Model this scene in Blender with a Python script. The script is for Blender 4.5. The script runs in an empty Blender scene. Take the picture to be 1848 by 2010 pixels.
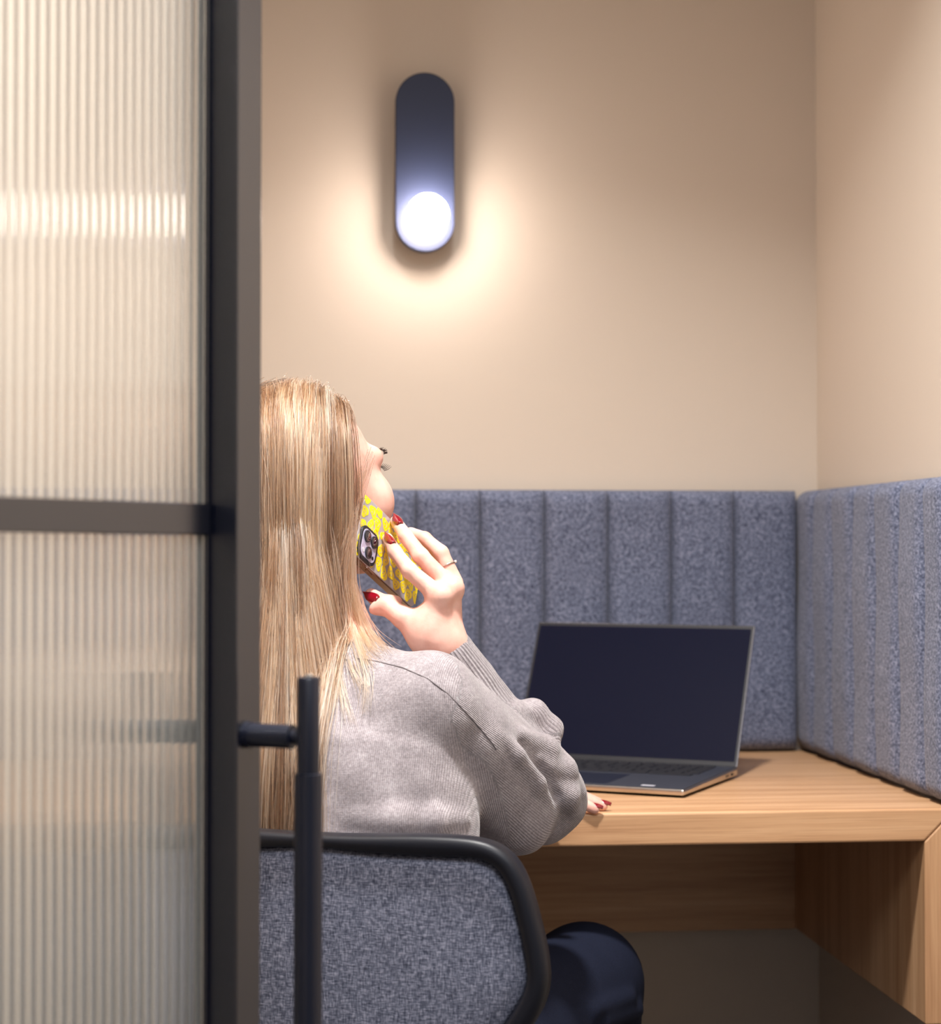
import bpy, bmesh, math, random
import numpy as np
from mathutils import Vector, Matrix
random.seed(7); RNG = np.random.default_rng(7)
SC = bpy.context.scene
COL = SC.collection
# ------------------------------------------------------------------ camera frame
FPX, CX, CY = 3700.0, 924.0, 1005.0
YAW, PITCH, CAMH = math.radians(5.77), math.radians(1.084), 1.06
F0 = np.array([math.sin(YAW), math.cos(YAW), 0.0]); RT = np.array([math.cos(YAW), -math.sin(YAW), 0.0]); UPW = np.array([0, 0, 1.0])
FW = F0*math.cos(PITCH) + UPW*math.sin(PITCH); UPC = -F0*math.sin(PITCH) + UPW*math.cos(PITCH)
CAM = np.array([0, 0, CAMH])
def ray(px, py): return FW + RT*((px-CX)/FPX) - UPC*((py-CY)/FPX)
def U(px, py, d): return CAM + d*ray(px, py)                      # world point seen at a pixel of the photograph, d metres deep
def dc(x, z, h=0.0): return RT*x + F0*z + UPW*h                    # metres right of / ahead of the camera, height above floor
def on_plane(px, py, p, n):
    r = ray(px, py); t = np.dot(np.asarray(p)-CAM, n)/np.dot(r, n); return CAM + t*r
def nrm(v): v = np.asarray(v, float); return v/np.linalg.norm(v)
cd = bpy.data.cameras.new('camera'); cam = bpy.data.objects.new('camera', cd); COL.objects.link(cam)
cam.location = CAM; cam.rotation_euler = (math.pi/2+PITCH, 0, -YAW)
cd.sensor_fit = 'HORIZONTAL'; cd.sensor_width = 24.0; cd.lens = FPX/1848*24.0; cd.clip_start = 0.05
cd.dof.use_dof = True; cd.dof.focus_distance = 2.06; cd.dof.aperture_fstop = 3.6; cd.dof.aperture_blades = 0
SC.camera = cam
# ------------------------------------------------------------------ materials
def newmat(name):
    m = bpy.data.materials.new(name); m.use_nodes = True; nt = m.node_tree; b = nt.nodes['Principled BSDF']
    return m, nt, b
def srgb(r, g, b):
    f = lambda c: ((c/255)/12.92 if c/255 <= .04045 else ((c/255+.055)/1.055)**2.4)
    return (f(r), f(g), f(b), 1)
def N(nt, typ, **kw):
    n = nt.nodes.new(typ)
    for k, v in kw.items(): setattr(n, k, v)
    return n
def plain(name, col, rough=.5, metal=0, spec=.5, coat=0, bump=None):
    m, nt, b = newmat(name)
    b.inputs['Base Color'].default_value = col; b.inputs['Roughness'].default_value = rough; b.inputs['Metallic'].default_value = metal
    b.inputs['Specular IOR Level'].default_value = spec; b.inputs['Coat Weight'].default_value = coat
    tc = N(nt, 'ShaderNodeTexCoord'); no = N(nt, 'ShaderNodeTexNoise'); s, st = bump or (300, .03)
    no.inputs['Scale'].default_value = s; nt.links.new(tc.outputs['Object'], no.inputs['Vector'])
    bp = N(nt, 'ShaderNodeBump'); bp.inputs['Strength'].default_value = st; bp.inputs['Distance'].default_value = .002
    nt.links.new(no.outputs['Fac'], bp.inputs['Height']); nt.links.new(bp.outputs['Normal'], b.inputs['Normal'])
    return m
def ramp(nt, stops):
    r = N(nt, 'ShaderNodeValToRGB'); e = r.color_ramp.elements
    while len(e) < len(stops): e.new(.5)
    for i, (p, c) in enumerate(stops): e[i].position = p; e[i].color = c
    return r
def wood(name, axis, dark=1.0):
    m, nt, b = newmat(name); L = nt.links.new
    tc = N(nt, 'ShaderNodeTexCoord'); mp = N(nt, 'ShaderNodeMapping')
    sc = [26, 26, 26]; sc[axis] = 1.1; mp.inputs['Scale'].default_value = sc
    L(tc.outputs['Object'], mp.inputs['Vector'])
    n1 = N(nt, 'ShaderNodeTexNoise'); n1.inputs['Scale'].default_value = 1.3; n1.inputs['Detail'].default_value = 8; n1.inputs['Roughness'].default_value = .62; n1.inputs['Distortion'].default_value = .5
    L(mp.outputs[0], n1.inputs['Vector'])
    mp2 = N(nt, 'ShaderNodeMapping'); sc2 = [420, 420, 420]; sc2[axis] = 9; mp2.inputs['Scale'].default_value = sc2; L(tc.outputs['Object'], mp2.inputs['Vector'])
    n2 = N(nt, 'ShaderNodeTexNoise'); n2.inputs['Scale'].default_value = 1; n2.inputs['Detail'].default_value = 3; L(mp2.outputs[0], n2.inputs['Vector'])
    r1 = ramp(nt, [(.25, srgb(170, 126, 90)), (.5, srgb(197, 155, 116)), (.75, srgb(214, 174, 136))]); L(n1.outputs['Fac'], r1.inputs[0])
    r2 = ramp(nt, [(.3, (.72, .66, .6, 1)), (.55, (1, 1, 1, 1))]); L(n2.outputs['Fac'], r2.inputs[0])
    mx = N(nt, 'ShaderNodeMix', data_type='RGBA', blend_type='MULTIPLY'); mx.inputs[0].default_value = .55
    L(r1.outputs[0], mx.inputs[6]); L(r2.outputs[0], mx.inputs[7]); L(mx.outputs[2], b.inputs['Base Color'])
    b.inputs['Roughness'].default_value = .42
    bp = N(nt, 'ShaderNodeBump'); bp.inputs['Strength'].default_value = .08; bp.inputs['Distance'].default_value = .001
    L(n2.outputs['Fac'], bp.inputs['Height']); L(bp.outputs[0], b.inputs['Normal'])
    return m
def heather(name, dark, mid, light, scale, rough=.95, bump=.5, dist=.0015, sheen=.15):
    m, nt, b = newmat(name); L = nt.links.new
    tc = N(nt, 'ShaderNodeTexCoord'); n1 = N(nt, 'ShaderNodeTexNoise'); n1.inputs['Scale'].default_value = scale; n1.inputs['Detail'].default_value = 6; n1.inputs['Roughness'].default_value = .75
    L(tc.outputs['Object'], n1.inputs['Vector'])
    r = ramp(nt, [(.34, dark), (.5, mid), (.66, light)]); L(n1.outputs['Fac'], r.inputs[0]); L(r.outputs[0], b.inputs['Base Color'])
    b.inputs['Roughness'].default_value = rough; b.inputs['Specular IOR Level'].default_value = .15
    b.inputs['Sheen Weight'].default_value = sheen; b.inputs['Sheen Roughness'].default_value = .5
    bp = N(nt, 'ShaderNodeBump'); bp.inputs['Strength'].default_value = bump; bp.inputs['Distance'].default_value = dist
    L(n1.outputs['Fac'], bp.inputs['Height']); L(bp.outputs[0], b.inputs['Normal'])
    return m
M = {}
M['wall'] = plain('wall_paint', srgb(212, 199, 185), .75, spec=.25, bump=(220, .06))
M['ceiling'] = plain('ceiling_paint', srgb(168, 160, 150), .9)
M['floor'] = heather('carpet', srgb(52, 50, 52), srgb(74, 71, 72), srgb(96, 92, 92), 260)
M['oak_x'] = wood('oak_along', 0); M['oak_z'] = wood('oak_upright', 2); M['oak_y'] = wood('oak_deep', 1)
M['felt'] = heather('blue_felt', srgb(46, 52, 70), srgb(100, 107, 131), srgb(158, 164, 187), 290)
M['seam'] = plain('panel_backing', srgb(30, 34, 48), .9)
M['black'] = plain('satin_black_metal', srgb(11, 14, 28), .27, spec=.5); M['black'].node_tree.nodes['Principled BSDF'].inputs['IOR'].default_value = 1.85
M['handle'] = plain('navy_black_handle', srgb(13, 17, 34), .36, spec=.5)
M['navy'] = plain('lamp_navy_metal', srgb(37, 44, 68), .5, spec=.4)
M['plastic'] = plain('chair_black_plastic', srgb(12, 14, 24), .44, spec=.35, bump=(900, .08))
M['silver'] = plain('brushed_aluminium', srgb(206, 198, 190), .28, metal=1)
M['deck'] = plain('laptop_deck', srgb(44, 48, 60), .5, bump=(2000, .05))
M['keys'] = plain('laptop_keys', srgb(24, 26, 34), .5)
M['screen'] = plain('laptop_screen', srgb(18, 21, 40), .25, spec=.1, bump=(50, 0))
M['rubber'] = plain('rubber', srgb(16, 16, 20), .8)
M['white_label'] = plain('pale_sticker', srgb(190, 190, 200), .4)
M['glasslens'] = plain('camera_lens_glass', srgb(14, 16, 30), .05, coat=1)
M['yellow'] = plain('yellow_print', srgb(250, 226, 8), .3, coat=.4)
M['casegrey'] = plain('case_grey_back', srgb(172, 166, 168), .2, coat=.6)
M['caseside'] = plain('case_amber_side', srgb(98, 66, 44), .2, coat=.7)
M['lilac'] = plain('camera_plate', srgb(176, 174, 200), .2, metal=.2)
M['nail'] = plain('red_nail_polish', srgb(124, 6, 26), .18, coat=1)
M['trouser'] = heather('navy_trouser_cloth', srgb(14, 17, 30), srgb(19, 24, 40), srgb(26, 31, 50), 700, rough=.8, bump=.1, sheen=0)
M['shoe'] = plain('black_shoe', srgb(18, 18, 22), .4)
M['lash'] = plain('dark_lash_hair', srgb(40, 28, 22), .6)
M['eye'] = plain('eye_white', srgb(225, 220, 215), .1)
def skinmat():
    m, nt, b = newmat('skin'); L = nt.links.new
    tc = N(nt, 'ShaderNodeTexCoord'); n1 = N(nt, 'ShaderNodeTexNoise'); n1.inputs['Scale'].default_value = 45; n1.inputs['Detail'].default_value = 4
    L(tc.outputs['Object'], n1.inputs['Vector'])
    r = ramp(nt, [(.3, srgb(212, 156, 140)), (.6, srgb(226, 180, 165))]); L(n1.outputs['Fac'], r.inputs[0]); L(r.outputs[0], b.inputs['Base Color'])
    b.inputs['Roughness'].default_value = .48; b.inputs['Subsurface Weight'].default_value = .12; b.inputs['Subsurface Radius'].default_value = (1, .35, .2); b.inputs['Subsurface Scale'].default_value = .006
    n2 = N(nt, 'ShaderNodeTexNoise'); n2.inputs['Scale'].default_value = 420; L(tc.outputs['Object'], n2.inputs['Vector'])
    bp = N(nt, 'ShaderNodeBump'); bp.inputs['Strength'].default_value = .12; bp.inputs['Distance'].default_value = .0008
    L(n2.outputs['Fac'], bp.inputs['Height']); L(bp.outputs[0], b.inputs['Normal'])
    return m
M['skin'] = skinmat()
def knitmat():
    m, nt, b = newmat('grey_knit'); L = nt.links.new
    at = N(nt, 'ShaderNodeAttribute', attribute_name='knit_uv'); tc = N(nt, 'ShaderNodeTexCoord')
    sx = N(nt, 'ShaderNodeSeparateXYZ'); L(at.outputs['Vector'], sx.inputs[0])
    def mth(op, a, bb=None):
        n = N(nt, 'ShaderNodeMath', operation=op); 
        for i, v in enumerate((a, bb)):
            if v is None: continue
            if isinstance(v, (int, float)): n.inputs[i].default_value = v
            else: L(v, n.inputs[i])
        return n.outputs[0]
    colw = mth('MULTIPLY', sx.outputs[0], 2*math.pi/.0037)
    row = mth('MULTIPLY', sx.outputs[1], 2*math.pi/.0017)
    sc_ = mth('SINE', colw); ab = mth('ABSOLUTE', sc_)
    # little V shaped stitches: rows slant with the column phase
    sl = mth('ADD', row, mth('MULTIPLY', ab, 2.0)); sr = mth('SINE', sl)
    hgt = mth('ADD', mth('MULTIPLY', ab, .88), mth('MULTIPLY', sr, .12))
    rib = mth('MULTIPLY', mth('SINE', mth('MULTIPLY', sx.outputs[0], 2*math.pi/.0052)), sx.outputs[2])
    hgt = mth('ADD', hgt, mth('MULTIPLY', rib, 1.6))
    n1 = N(nt, 'ShaderNodeTexNoise'); n1.inputs['Scale'].default_value = 330; n1.inputs['Detail'].default_value = 5; n1.inputs['Roughness'].default_value = .8; L(tc.outputs['Object'], n1.inputs['Vector'])
    n3 = N(nt, 'ShaderNodeTexNoise'); n3.inputs['Scale'].default_value = 40; n3.inputs['Detail'].default_value = 3; L(tc.outputs['Object'], n3.inputs['Vector'])
    r = ramp(nt, [(.28, srgb(104, 97, 99)), (.5, srgb(150, 142, 145)), (.72, srgb(188, 181, 184))]); L(mth('ADD', mth('MULTIPLY', n1.outputs['Fac'], .7), mth('MULTIPLY', n3.outputs['Fac'], .3)), r.inputs[0])
    dk = ramp(nt, [(0, (.62, .6, .62, 1)), (.55, (1, 1, 1, 1))]); L(hgt, dk.inputs[0])
    mx = N(nt, 'ShaderNodeMix', data_type='RGBA', blend_type='MULTIPLY'); mx.inputs[0].default_value = .6; L(r.outputs[0], mx.inputs[6]); L(dk.outputs[0], mx.inputs[7])
    L(mx.outputs[2], b.inputs['Base Color'])
    b.inputs['Roughness'].default_value = .95; b.inputs['Specular IOR Level'].default_value = .1; b.inputs['Sheen Weight'].default_value = .3; b.inputs['Sheen Roughness'].default_value = .45
    bp = N(nt, 'ShaderNodeBump'); bp.inputs['Strength'].default_value = .6; bp.inputs['Distance'].default_value = .0009
    L(mth('ADD', hgt, mth('MULTIPLY', n1.outputs['Fac'], .6)), bp.inputs['Height']); L(bp.outputs[0], b.inputs['Normal'])
    return m
M['knit'] = knitmat()
def weavemat():
    m, nt, b = newmat('blue_grey_weave'); L = nt.links.new
    tc = N(nt, 'ShaderNodeTexCoord')
    outs = []
    for k, s in enumerate(((900, 900, 160), (160, 160, 900))):
        mp = N(nt, 'ShaderNodeMapping'); mp.inputs['Scale'].default_value = s; L(tc.outputs['Object'], mp.inputs['Vector'])
        n = N(nt, 'ShaderNodeTexNoise'); n.inputs['Scale'].default_value = 1; n.inputs['Detail'].default_value = 3; L(mp.outputs[0], n.inputs['Vector']); outs.append(n)
    ad = N(nt, 'ShaderNodeMath', operation='ADD'); L(outs[0].outputs['Fac'], ad.inputs[0]); L(outs[1].outputs['Fac'], ad.inputs[1])
    hv = N(nt, 'ShaderNodeMath', operation='MULTIPLY'); hv.inputs[1].default_value = .5; L(ad.outputs[0], hv.inputs[0])
    r = ramp(nt, [(.36, srgb(56, 60, 76)), (.5, srgb(104, 108, 126)), (.64, srgb(158, 160, 178))]); L(hv.outputs[0], r.inputs[0]); L(r.outputs[0], b.inputs['Base Color'])
    b.inputs['Roughness'].default_value = .9; b.inputs['Specular IOR Level'].default_value = .15
    bp = N(nt, 'ShaderNodeBump'); bp.inputs['Strength'].default_value = .5; bp.inputs['Distance'].default_value = .001; L(hv.outputs[0], bp.inputs['Height']); L(bp.outputs[0], b.inputs['Normal'])
    return m
M['weave'] = weavemat()
def emat(name, col, s):
    m, nt, b = newmat(name); b.inputs['Base Color'].default_value = (.9, .9, .9, 1); b.inputs['Emission Color'].default_value = col; b.inputs['Emission Strength'].default_value = s
    return m
M['lampglow'] = emat('lit_opal_diffuser', (1, .87, .78, 1), 56)
def glassmat():
    m, nt, b = newmat('fluted_glass'); L = nt.links.new
    b.inputs['Base Color'].default_value = (.95, .96, .93, 1); b.inputs['Roughness'].default_value = .04; b.inputs['Transmission Weight'].default_value = .87; b.inputs['IOR'].default_value = 1.5
    return m
M['glass'] = glassmat()
def hairmat():
    m, nt, b = newmat('blonde_hair'); nt.nodes.remove(b); L = nt.links.new
    h = N(nt, 'ShaderNodeBsdfHairPrincipled'); h.parametrization = 'COLOR'
    hi = N(nt, 'ShaderNodeHairInfo'); r = ramp(nt, [(.12, srgb(36, 23, 15)), (.36, srgb(94, 65, 44)), (.62, srgb(146, 109, 80)), (.92, srgb(203, 176, 150))]); at = N(nt, 'ShaderNodeAttribute', attribute_name='tone'); mxr = N(nt, 'ShaderNodeMix'); mxr.inputs[0].default_value = .72; L(hi.outputs['Random'], mxr.inputs[2]); L(at.outputs['Fac'], mxr.inputs[3]); L(mxr.outputs[0], r.inputs[0])
    L(r.outputs[0], h.inputs['Color']); h.inputs['Roughness'].default_value = .32; h.inputs['Radial Roughness'].default_value = .45; h.inputs['Random Roughness'].default_value = .2
    out = [n for n in nt.nodes if n.type == 'OUTPUT_MATERIAL'][0]; L(h.outputs[0], out.inputs[0])
    return m
M['hair'] = hairmat()
# ------------------------------------------------------------------ object helpers
def tag(o, label=None, cat=None, group=None, kind=None):
    if label: o['label'] = label
    if cat: o['category'] = cat
    if group: o['group'] = group
    if kind: o['kind'] = kind
    return o
def empty(name, loc=(0, 0, 0), parent=None):
    o = bpy.data.objects.new(name, None); COL.objects.link(o); o.location = Vector(loc); o.empty_display_size = .1
    return o
def link(o, parent=None):
    COL.objects.link(o)
    if parent is not None:
        o.parent = parent
        o.matrix_parent_inverse = Matrix.Translation(-wloc(parent))
    return o
def wloc(o):
    return Vector(o.location) + ((wloc(o.parent) + o.matrix_parent_inverse.translation) if o.parent else Vector((0, 0, 0)))
def obj(name, bm, m, parent=None, smooth=False, bevel=0, seg=2):
    bmesh.ops.recalc_face_normals(bm, faces=bm.faces)
    me = bpy.data.meshes.new(name); bm.to_mesh(me); bm.free()
    for p in me.polygons: p.use_smooth = smooth
    ms = m if isinstance(m, (list, tuple)) else [m]
    for x in ms: me.materials.append(x)
    o = bpy.data.objects.new(name, me); link(o, parent)
    if bevel:
        b = o.modifiers.new('round', 'BEVEL'); b.width = bevel; b.segments = seg; b.limit_method = 'ANGLE'; b.angle_limit = math.radians(40)
    return o
def add_box(bm, a, b, frame=None):
    """box from corner a to corner b in a frame (origin, ex, ey, ez)"""
    vs = []
    for i in (0, 1):
        for j in (0, 1):
            for k in (0, 1):
                p = np.array([(a, b)[i][0], (a, b)[j][1], (a, b)[k][2]], float)
                if frame is not None: p = frame[0] + frame[1]*p[0] + frame[2]*p[1] + frame[3]*p[2]
                vs.append(bm.verts.new(p))
    for f in ((0, 1, 3, 2), (4, 6, 7, 5), (0, 4, 5, 1), (2, 3, 7, 6), (0, 2, 6, 4), (1, 5, 7, 3)): bm.faces.new([vs[i] for i in f])
def box(name, a, b, m, parent=None, frame=None, bevel=0, seg=2):
    bm = bmesh.new(); add_box(bm, a, b, frame); return obj(name, bm, m, parent, bevel=bevel, seg=seg)
def add_tube(bm, pts, rad, n=20, cap=True):
    pts = [np.asarray(p, float) for p in pts]; rad = rad if isinstance(rad, (list, tuple)) else [rad]*len(pts)
    rings = []; ref = None
    for i, p in enumerate(pts):
        t = nrm(pts[min(i+1, len(pts)-1)] - pts[max(i-1, 0)])
        if ref is None: ref = np.array([1.0, 0, 0]) if abs(t[0]) < .9 else np.array([0, 1.0, 0])
        x = nrm(ref - t*np.dot(ref, t)); y = np.cross(t, x); ref = x
        rings.append([bm.verts.new(p + rad[i]*(x*math.cos(2*math.pi*k/n) + y*math.sin(2*math.pi*k/n))) for k in range(n)])
    for a, b in zip(rings, rings[1:]):
        for k in range(n): bm.faces.new([a[k], a[(k+1) % n], b[(k+1) % n], b[k]])
    if cap: bm.faces.new(rings[0][::-1]); bm.faces.new(rings[-1])
def tube(name, pts, rad, m, parent=None, n=20, bevel=0):
    bm = bmesh.new(); add_tube(bm, pts, rad, n); o = obj(name, bm, m, parent, smooth=True, bevel=bevel)
    es = o.modifiers.new('edges', 'EDGE_SPLIT'); es.split_angle = math.radians(50)
    return o
def add_prism(bm, poly, e0, ex, ey, en, t0, t1):
    """polygon (list of (x,y)) in frame, extruded along en from t0 to t1"""
    lo = [bm.verts.new(e0 + ex*x + ey*y + en*t0) for x, y in poly]; hi = [bm.verts.new(e0 + ex*x + ey*y + en*t1) for x, y in poly]
    n = len(poly)
    bm.faces.new(lo[::-1]); bm.faces.new(hi)
    for i in range(n): bm.faces.new([lo[i], lo[(i+1) % n], hi[(i+1) % n], hi[i]])
def rrect(w, h, r, n=8, cx=0, cy=0):
    out = []
    for sx, sy, a0 in ((1, 1, 0), (-1, 1, 90), (-1, -1, 180), (1, -1, 270)):
        for k in range(n+1):
            a = math.radians(a0 + 90*k/n); out.append((cx + sx*(w/2-r) + r*math.cos(a), cy + sy*(h/2-r) + r*math.sin(a)))
    return out
# ------------------------------------------------------------------ room
XR, XL, YB, YF, HC = .850, -.27, 2.926, .45, 2.45       # wall faces; ceiling height
def struct(o, label, cat): return tag(o, label, cat, kind='structure')
struct(box('floor', (-1.6, -1.6, -.05), (1.6, YB+.1, 0), M['floor']), 'dark grey carpet floor under the booth', 'floor')
struct(box('ceiling', (XL-.1, YF, HC), (XR+.1, YB+.1, HC+.06), M['ceiling']), 'plain pale ceiling over the booth', 'ceiling')
struct(box('wall_back', (XL-.1, YB, 0), (XR+.1, YB+.1, HC), M['wall']), 'beige painted wall behind the wall lamp', 'wall')
struct(box('wall_right', (XR, YF, 0), (XR+.1, YB, HC), M['wall']), 'beige painted wall at the right of the desk', 'wall')
struct(box('wall_left', (XL-.1, YF, 0), (XL, YB, HC), M['wall']), 'beige painted wall seen through the fluted glass', 'wall')
# ------------------------------------------------------------------ desk
E3 = (np.array([1.0, 0, 0]), np.array([0, 1.0, 0]), np.array([0, 0, 1.0]))
DY0, DY1, DZ, DT, AP = 2.25, YB-.002, .74, .04, .476
xi, xo = .7873, .8273; xil, xol = -.215, -.255
desk = tag(empty('desk', (.15, 2.6, 0)), 'wall hung oak desk with mitred front edge and side apron', 'desk')
bm = bmesh.new(); add_prism(bm, [(xol, DZ), (xo, DZ), (xi, DZ-DT), (xil, DZ-DT)], np.zeros(3), E3[0], E3[2], E3[1], DY0, DY1)
obj('desktop', bm, M['oak_x'], desk, bevel=.003, seg=3)
for a, b in ((xi, xo), (xil, xol)):
    bm = bmesh.new(); s = 1 if b > a else -1
    add_prism(bm, [(a, DZ-DT-.0004), (b, DZ-.0004*s*s), (b, AP), (a, AP)], np.zeros(3), E3[0], E3[2], E3[1], DY0, DY1)
    obj('side_panel', bm, M['oak_z'], desk, bevel=.002)
box('modesty_panel', (xil, 2.835, AP), (xi, 2.855, DZ-DT), M['oak_x'], desk, bevel=.001)
# ------------------------------------------------------------------ upholstered wall panels
PT = .040
def channel(name, org, eu, ev, en, w, h, T, parent):
    bm = bmesh.new(); nu, nv = 22, 60; g = []
    for j in range(nv+1):
        row = []; v = j/nv
        for i in range(nu+1):
            u = -math.cos(math.pi*i/nu)*.5 + .5
            vv = (1-math.cos(math.pi*v))/2
            fu = (1-abs(2*u-1)**5)**.6; dv = min(vv, 1-vv)*h
            fv = 1 if dv > .022 else math.sqrt(max(0, 1-(1-dv/.022)**2))
            wob = .0015*math.sin(vv*9+org[0]*40+org[1]*31)*fu
            d = T*(.30 + .70*fu)*(.15+.85*fv) + wob*fv
            row.append(bm.verts.new(org + eu*(u*w) + ev*(vv*h) + en*d))
        g.append(row)
    for j in range(nv):
        for i in range(nu): bm.faces.new([g[j][i], g[j][i+1], g[j+1][i+1], g[j+1][i]])
    # back and rims
    rim = g[0] + [r[-1] for r in g[1:]] + g[-1][-2::-1] + [r[0] for r in g[-2:0:-1]]
    back = [bm.verts.new(org + eu*float(np.dot(np.array(v.co)-org, eu)) + ev*float(np.dot(np.array(v.co)-org, ev))) for v in rim]
    n = len(rim)
    for i in range(n): bm.faces.new([rim[i], back[i], back[(i+1) % n], rim[(i+1) % n]])
    bm.faces.new(back)
    return obj(name, bm, M['felt'], parent, smooth=True)
PH = 1.150-DZ-.002
pb = tag(empty('upholstered_panel', (.17, YB-.02, DZ)), 'blue felt channelled back panel on the wall behind the laptop', 'panel')
z0 = np.array([0, 0, DZ+.002])
box('backing_board', (XL+.002, YB-.010, DZ+.006), (XR-PT, YB-.001, DZ+PH-.006), M['seam'], pb)
x = XR-PT; cw = .1003
while x > XL+.03:
    w = min(cw, x-XL-.002)
    channel('padded_channel', np.array([x-w, YB-.0101, DZ+.002]), E3[0], E3[2], -E3[1], w, PH, PT-.010, pb); x -= w
pr = tag(empty('upholstered_panel', (XR-.02, 2.55, DZ)), 'blue felt channelled side panel on the wall at the desk end', 'panel')
box('backing_board', (XR-.010, DY0+.02, DZ+.006), (XR-.001, YB-.002, DZ+PH-.006), M['seam'], pr)
y = YB-.002; cw2 = .1003; first = True
while y > DY0+.04:
    w = .092 if first else min(cw2, y-DY0); first = False
    channel('padded_channel', np.array([XR-.0101, y, DZ+.002]), -E3[1], E3[2], -E3[0], w, PH, PT-.010, pr); y -= w
# ------------------------------------------------------------------ wall lamp
def on_back(px, py, y): return on_plane(px, py, (0, y, 0), E3[1])
lt, lb = on_back(836, 142, YB-.045), on_back(834, 494, YB-.045)
LW = .091; lx = (lt[0]+lb[0])/2
lamp = tag(empty('wall_lamp', (lx, YB, (lt[2]+lb[2])/2)), 'navy capsule shaped wall lamp with a round glowing diffuser', 'lamp')
zt, zb = lt[2]-LW/2, lb[2]+LW/2
cap = [(LW/2*math.cos(math.radians(a)), zt+LW/2*math.sin(math.radians(a))) for a in range(0, 181, 6)] + [(LW/2*math.cos(math.radians(a)), zb+LW/2*math.sin(math.radians(a))) for a in range(180, 361, 6)]
bm = bmesh.new(); add_prism(bm, cap, np.array([lx, YB-.045, 0]), E3[0], E3[2], E3[1], 0, .018); obj('back_plate', bm, M['navy'], lamp, bevel=.0015)
tube('wall_mount', [(lx, YB-.028, (zt+zb)/2), (lx, YB-.0005, (zt+zb)/2)], .03, M['navy'], lamp, 32)
bm = bmesh.new(); prof = [(.0, .048), (.021, .048), (.028, .0475), (.0305, .045), (.0318, .041), (.0318, .0)]
rings = []
for k in range(48):
    a = 2*math.pi*k/48; rings.append([bm.verts.new((lx+.0015+r*math.cos(a), YB-.0452-d, zb+.005+r*math.sin(a))) for r, d in prof[1:]])
for k in range(48):
    for i in range(len(prof)-2): bm.faces.new([rings[k][i], rings[k][i+1], rings[(k+1) % 48][i+1], rings[(k+1) % 48][i]])
bm.faces.new([r[0] for r in rings]); bm.faces.new([r[-1] for r in rings][::-1])
obj('diffuser', bm, M['lampglow'], lamp, smooth=True)['label'] = 'glowing white round diffuser'
# ------------------------------------------------------------------ glass door (open towards the viewer's left)
dd = nrm(dc(.409, .9125)); dn = nrm(dc(.9125, -.409)); A = dc(-.2148, 1.5)
DF = (A, dd, dn, UPW); LEAF, DTOP, PR, SW = -.36, 2.12, .031, .0417
door = struct(empty('door_1', A), 'open glass door with fluted panes, black steel frame and pull handle', 'door')
RZ0, RZ1 = 1.06-(-1075+1050)*0-.0, 0
def ydoor(py, d=1.5): return (CAM + d*ray(0, py))[2]
r0, r1 = ydoor(1050), ydoor(990)
for nm, a, b in (('lock_stile', (.0045, -.011, .02), (SW, PR, DTOP)), ('hinge_stile', (LEAF-SW, -.011, .02), (LEAF, PR, DTOP))):
    box(nm, a, b, M['black'], door, DF, bevel=.0012)
for nm, a, b in (('middle_rail', r0, r1), ('top_rail', DTOP-.045, DTOP), ('bottom_rail', .02, .09)):
    box(nm, (LEAF, -.009, a), (0, .009, b), M['black'], door, DF, bevel=.001)
for z0_, z1_ in ((.09, r0), (r1, DTOP-.045)):                      # slim glazing beads beside the lock stile
    box('glazing_bead', (0, -.006, z0_), (.0044, .006, z1_), M['black'], door, DF, bevel=.001)
PITCHF = .0117
def fluted(z0, z1):
    bm = bmesh.new(); n = int(round(-LEAF/PITCHF)); seg = 10; L0 = -.0002; pw = (-LEAF-.001)/n; lo, hi = [], []
    prof = []
    for k in range(n):
        for i in range(seg):
            t = i/seg; s = 2*t-1; prof.append((L0-(k+t)*pw, .0030 + .0014*math.sqrt(max(0, 1-s*s*.95))))
    prof.append((L0-n*pw, .0030+.0014*math.sqrt(.05)))
    fr = [(bm.verts.new(A+dd*a+dn*b+UPW*z0), bm.verts.new(A+dd*a+dn*b+UPW*z1)) for a, b in prof]
    bk = [(bm.verts.new(A+dd*a-dn*.002+UPW*z0), bm.verts.new(A+dd*a-dn*.002+UPW*z1)) for a in (prof[0][0], prof[-1][0])]
    fs = []
    for a, b in zip(fr, fr[1:]):
        f = bm.faces.new([a[0], b[0], b[1], a[1]]); f.smooth = True; fs.append(f)
    bm.faces.new([bk[0][0], bk[0][1], bk[1][1], bk[1][0]])
    bm.faces.new([fr[0][0], fr[0][1], bk[0][1], bk[0][0]]); bm.faces.new([fr[-1][0], bk[1][0], bk[1][1], fr[-1][1]])
    bm.faces.new([f[0] for f in fr] + [bk[1][0], bk[0][0]]); bm.faces.new([f[1] for f in fr][::-1] + [bk[0][1], bk[1][1]])
    bmesh.ops.recalc_face_normals(bm, faces=bm.faces)
    me = bpy.data.meshes.new('fluted_pane'); bm.to_mesh(me); bm.free(); me.materials.append(M['glass'])
    o = bpy.data.objects.new('fluted_pane', me); link(o, door)
    es = o.modifiers.new('edges', 'EDGE_SPLIT'); es.split_angle = math.radians(75)
    return o
fluted(.0905, r0-.0005); fluted(r1+.0005, DTOP-.0455)
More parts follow.
